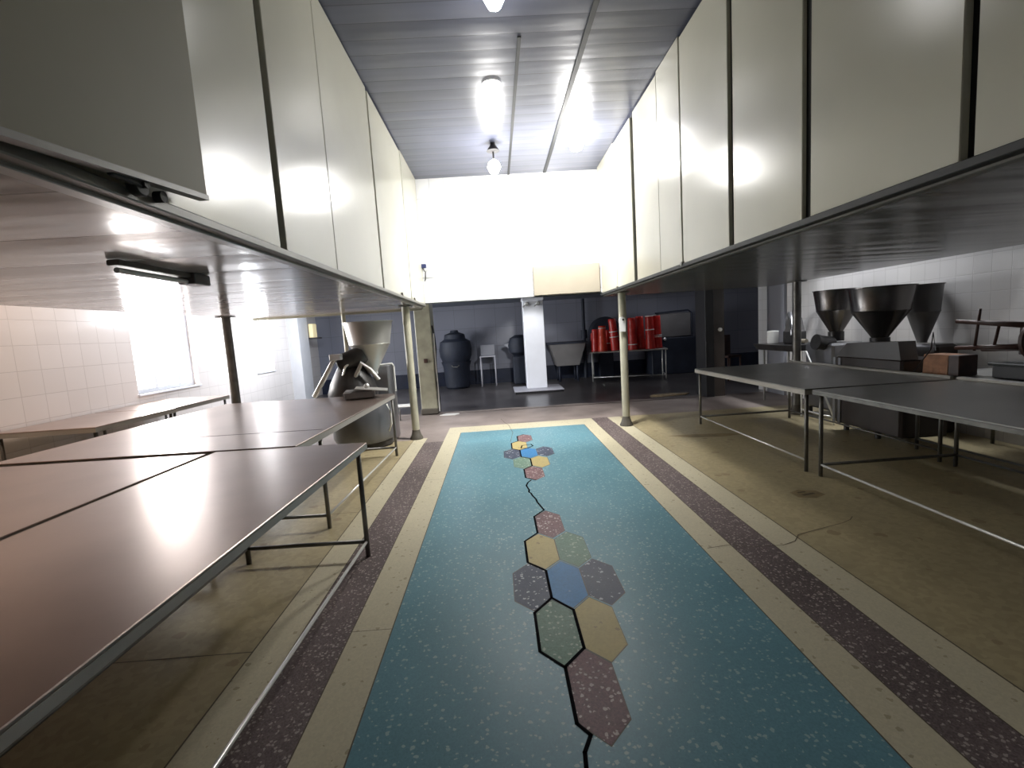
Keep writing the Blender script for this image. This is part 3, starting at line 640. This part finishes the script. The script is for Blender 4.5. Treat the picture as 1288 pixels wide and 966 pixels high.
b = MB(); b.tube([(6.0, 12.9, 0), (6.0, 12.9, .5)], .03, 8)
for nm, lb_, (x, y) in (('dining_chair', 'dark chair just beyond the black pillar in the dim room', (5.55, 11.3)), ('dining_chair', 'dark chair between cabinet and black pillar at far wall', (6.05, 13.5))):
    c = thing(nm, lb_, 'chair', (x, y, 0), math.radians(15))
    b = MB(); b.box(-.2, .2, -.2, .2, .55, .60, 0, .01); b.build('seat', 'wooddark', c)
    for i in (-1, 1):
        for j in (-1, 1):
            b = MB(); b.tube([(i*.18, j*.18, 0), (i*.17, j*.17, .55)], .02, 8); b.build('leg', 'wooddark', c)
    b = MB(); b.box(-.2, .2, .17, .2, .6, 1.08, 0, .01); b.build('backrest', 'wooddark', c)
cs = MB(); cs.prism([(-.42, -.06), (-.2, -.16), (.3, -.1), (.42, .02), (.1, .12), (-.3, .1)], 0, .02); o = cs.build('cardboard_scrap', 'card', None, (3.45, 9.55, 0)); tag(o, 'flat tan cardboard scrap lying on the damp dark floor', 'cardboard')
cs = MB(); cs.prism([(-.16, -.05), (.12, -.1), (.2, .04), (-.05, .1)], 0, .015); o = cs.build('cloth_rag', 'whiteplastic', None, (-1.0, 8.95, 0)); tag(o, 'crumpled pale rag at the foot of the olive pillar', 'rag')

# ------------------------------------------------------------------ ceiling lamps
def bulb(x, y, drop, label, r=.06, power=60, holder=True):
    t = thing('ceiling_lamp', label, 'lamp', (x, y, ZC))
    b = MB(); b.lathe([(.03, 0), (.035, -.03), (.085, -.10), (.03, -.105), (.012, -.11), (.01, -drop+r*.6)], n=20); b.build('holder', 'iron', t)
    b = MB(); b.lathe([(.005, -drop-r), (r*.6, -drop-r*.8), (r, -drop), (r*.75, -drop+r*.7), (.02, -drop+r*1.1)], n=20); b.build('bulb', 'bulb', t)
    l = bpy.data.lights.new('lamp_light', 'POINT'); l.energy = power; l.shadow_soft_size = r*1.6; l.color = (1, .98, .95)
    lo = bpy.data.objects.new('lamp_light', l); C.objects.link(lo); lo.location = (x, y, ZC-drop-r*1.2-.12)
    return t
bulb(.115, 6.4, .30, 'bare glowing bulb on a short stem, nearest the white wall', .085, 45)
bulb(1.16, 6.25, .10, 'brightest bare bulb, beside the cream box over the dark tables', .11, 70)
bulb(.137, 3.55, .12, 'glowing lamp over the blue floor, nearest the camera', .075, 5)
cl = MB(); cl.lathe([(.095, 0), (.095, -.02), (.08, -.035), (.03, -.042)], (.114, 4.95, ZC), 28); tag(cl.build('ceiling_disc_lamp', 'disc'), 'small round flush white disc light on the slate ceiling', 'lamp')
# small fittings belong to the part they are fixed to
FIX = {'handle': ('drum', 'base'), 'foot': ('body', 'sloped_top'), 'knob': ('side_board', 'body'), 'pale_ring': ('buckets',), 'edge_trim': ('leaf',),
       'rim': ('tabletop', 'basin'), 'lid': ('body',), 'hub': ('casing',), 'socket': ('shaft',), 'spout': ('shaft', 'head'), 'cap': ('shaft',),
       'hole': ('board',), 'bracket': ('lamp_box',), 'pane': ('window_frame',), 'sheet_joint': ('tabletop',), 'bulb': ('holder',), 'guard_rail': ('motor_case',)}
for o in list(C.objects):
    key = o.name.split('.')[0]
    if o.parent is None or o.parent.parent is not None or key not in FIX: continue
    for sib in o.parent.children:
        if sib is not o and sib.name.split('.')[0] in FIX[key]:
            o.location = Vector(o.location)-Vector(sib.location); o.parent = sib; break

# ------------------------------------------------------------------ lights
def area(name, loc, rot, sx, sy, p, col=(1, 1, 1)):
    l = bpy.data.lights.new(name, 'AREA'); l.shape = 'RECTANGLE'; l.size = sx; l.size_y = sy; l.energy = p; l.color = col
    o = bpy.data.objects.new(name, l); C.objects.link(o); o.location = loc; o.rotation_euler = rot; return o
# daylight through the two windows
area('daylight', (XL-.35, 7.71, 1.75), (0, -PI/2, 0), 1.7, 1.6, 260, (1, .97, .94))
area('daylight', (XL-.35, 10.85, 1.6), (0, -PI/2, 0), 1.3, .9, 330, (.93, .97, 1))
# unseen fills added above the outer aisles to brighten walls and tables
area('aisle_fill', (5.0, 7.0, 3.7), (0, 0, 0), .3, 2.4, 170, (.93, .96, 1))
area('aisle_fill', (-4.5, 4.4, 3.7), (0, 0, 0), .4, 2.2, 70, (1, .73, .54))
area('back_room_fill', (-3.5, 10.0, 2.22), (0, math.radians(62), 0), .25, 2.6, 130, (.88, .93, 1))  # added fill turned onto the far left wall
area('aisle_fill', (-4.3, 7.3, 3.6), (0, math.radians(25), 0), .4, 2.2, 95, (.93, .95, 1))
area('back_room_fill', (4.9, 12.6, 2.28), (0, 0, 0), 1.2, .6, 7, (.9, .92, 1))  # added fill over the far equipment
area('back_room_fill', (-1.2, 11.0, 2.28), (0, 0, 0), .8, .8, 22, (.85, .9, 1))  # added fill to lift the dim far room
for px_, pw in ((1.16, 300), (.115, 190)):
    l = bpy.data.lights.new('flood', 'SPOT'); l.energy = pw; l.spot_size = math.radians(125); l.spot_blend = .6; l.shadow_soft_size = .09
    o = bpy.data.objects.new('flood', l); C.objects.link(o); o.location = (px_, 6.3, 3.62); o.rotation_euler = (math.radians(48), 0, math.radians(8))
for x_ in (.115, 1.16):
    l = bpy.data.lights.new('flood', 'SPOT'); l.energy = 230; l.spot_size = math.radians(100); l.spot_blend = .8; l.shadow_soft_size = .09; l.color = (1, .98, .94)
    o = bpy.data.objects.new('flood', l); C.objects.link(o); o.location = (x_, 6.3, 3.55); o.rotation_euler = (math.radians(-4), math.radians(12), 0)
sl = bpy.data.lights.new('pillar_fill', 'SPOT'); sl.energy = 330; sl.spot_size = math.radians(42); sl.spot_blend = .5; sl.shadow_soft_size = .1  # unseen spot added to brighten the white pillar
so = bpy.data.objects.new('pillar_fill', sl); C.objects.link(so); so.location = (.9, 8.4, 2.25); so.rotation_euler = (math.radians(66), 0, 0)

wd = bpy.data.worlds.new('World'); bpy.context.scene.world = wd; wd.use_nodes = True
wd.node_tree.nodes['Background'].inputs[0].default_value = (.92, .96, 1, 1); wd.node_tree.nodes['Background'].inputs[1].default_value = 4.0

# ------------------------------------------------------------------ camera
F = 600.; pi_, ro, ya = math.radians(6.33), math.radians(3.64), math.radians(1.5)
f = Vector((math.sin(ya)*math.cos(pi_), math.cos(ya)*math.cos(pi_), -math.sin(pi_)))
r = Vector((math.cos(ya), -math.sin(ya), 0)); d = f.cross(r)
r2 = math.cos(ro)*r+math.sin(ro)*d; d2 = -math.sin(ro)*r+math.cos(ro)*d
cam = bpy.data.cameras.new('camera'); co = bpy.data.objects.new('camera', cam); C.objects.link(co)
mt = Matrix((( r2.x, -d2.x, -f.x, 0), (r2.y, -d2.y, -f.y, 0), (r2.z, -d2.z, -f.z, 1.5), (0, 0, 0, 1)))
co.matrix_world = mt
cam.sensor_width = 36; cam.lens = 36*F/1288; cam.clip_start = .02
bpy.context.scene.camera = co
sc = bpy.context.scene
sc.view_settings.view_transform = 'Standard'; sc.view_settings.look = 'None'; sc.view_settings.exposure = 0.0
sc.cycles.max_bounces = 8; sc.cycles.sample_clamp_indirect = 6; sc.cycles.use_denoising = True
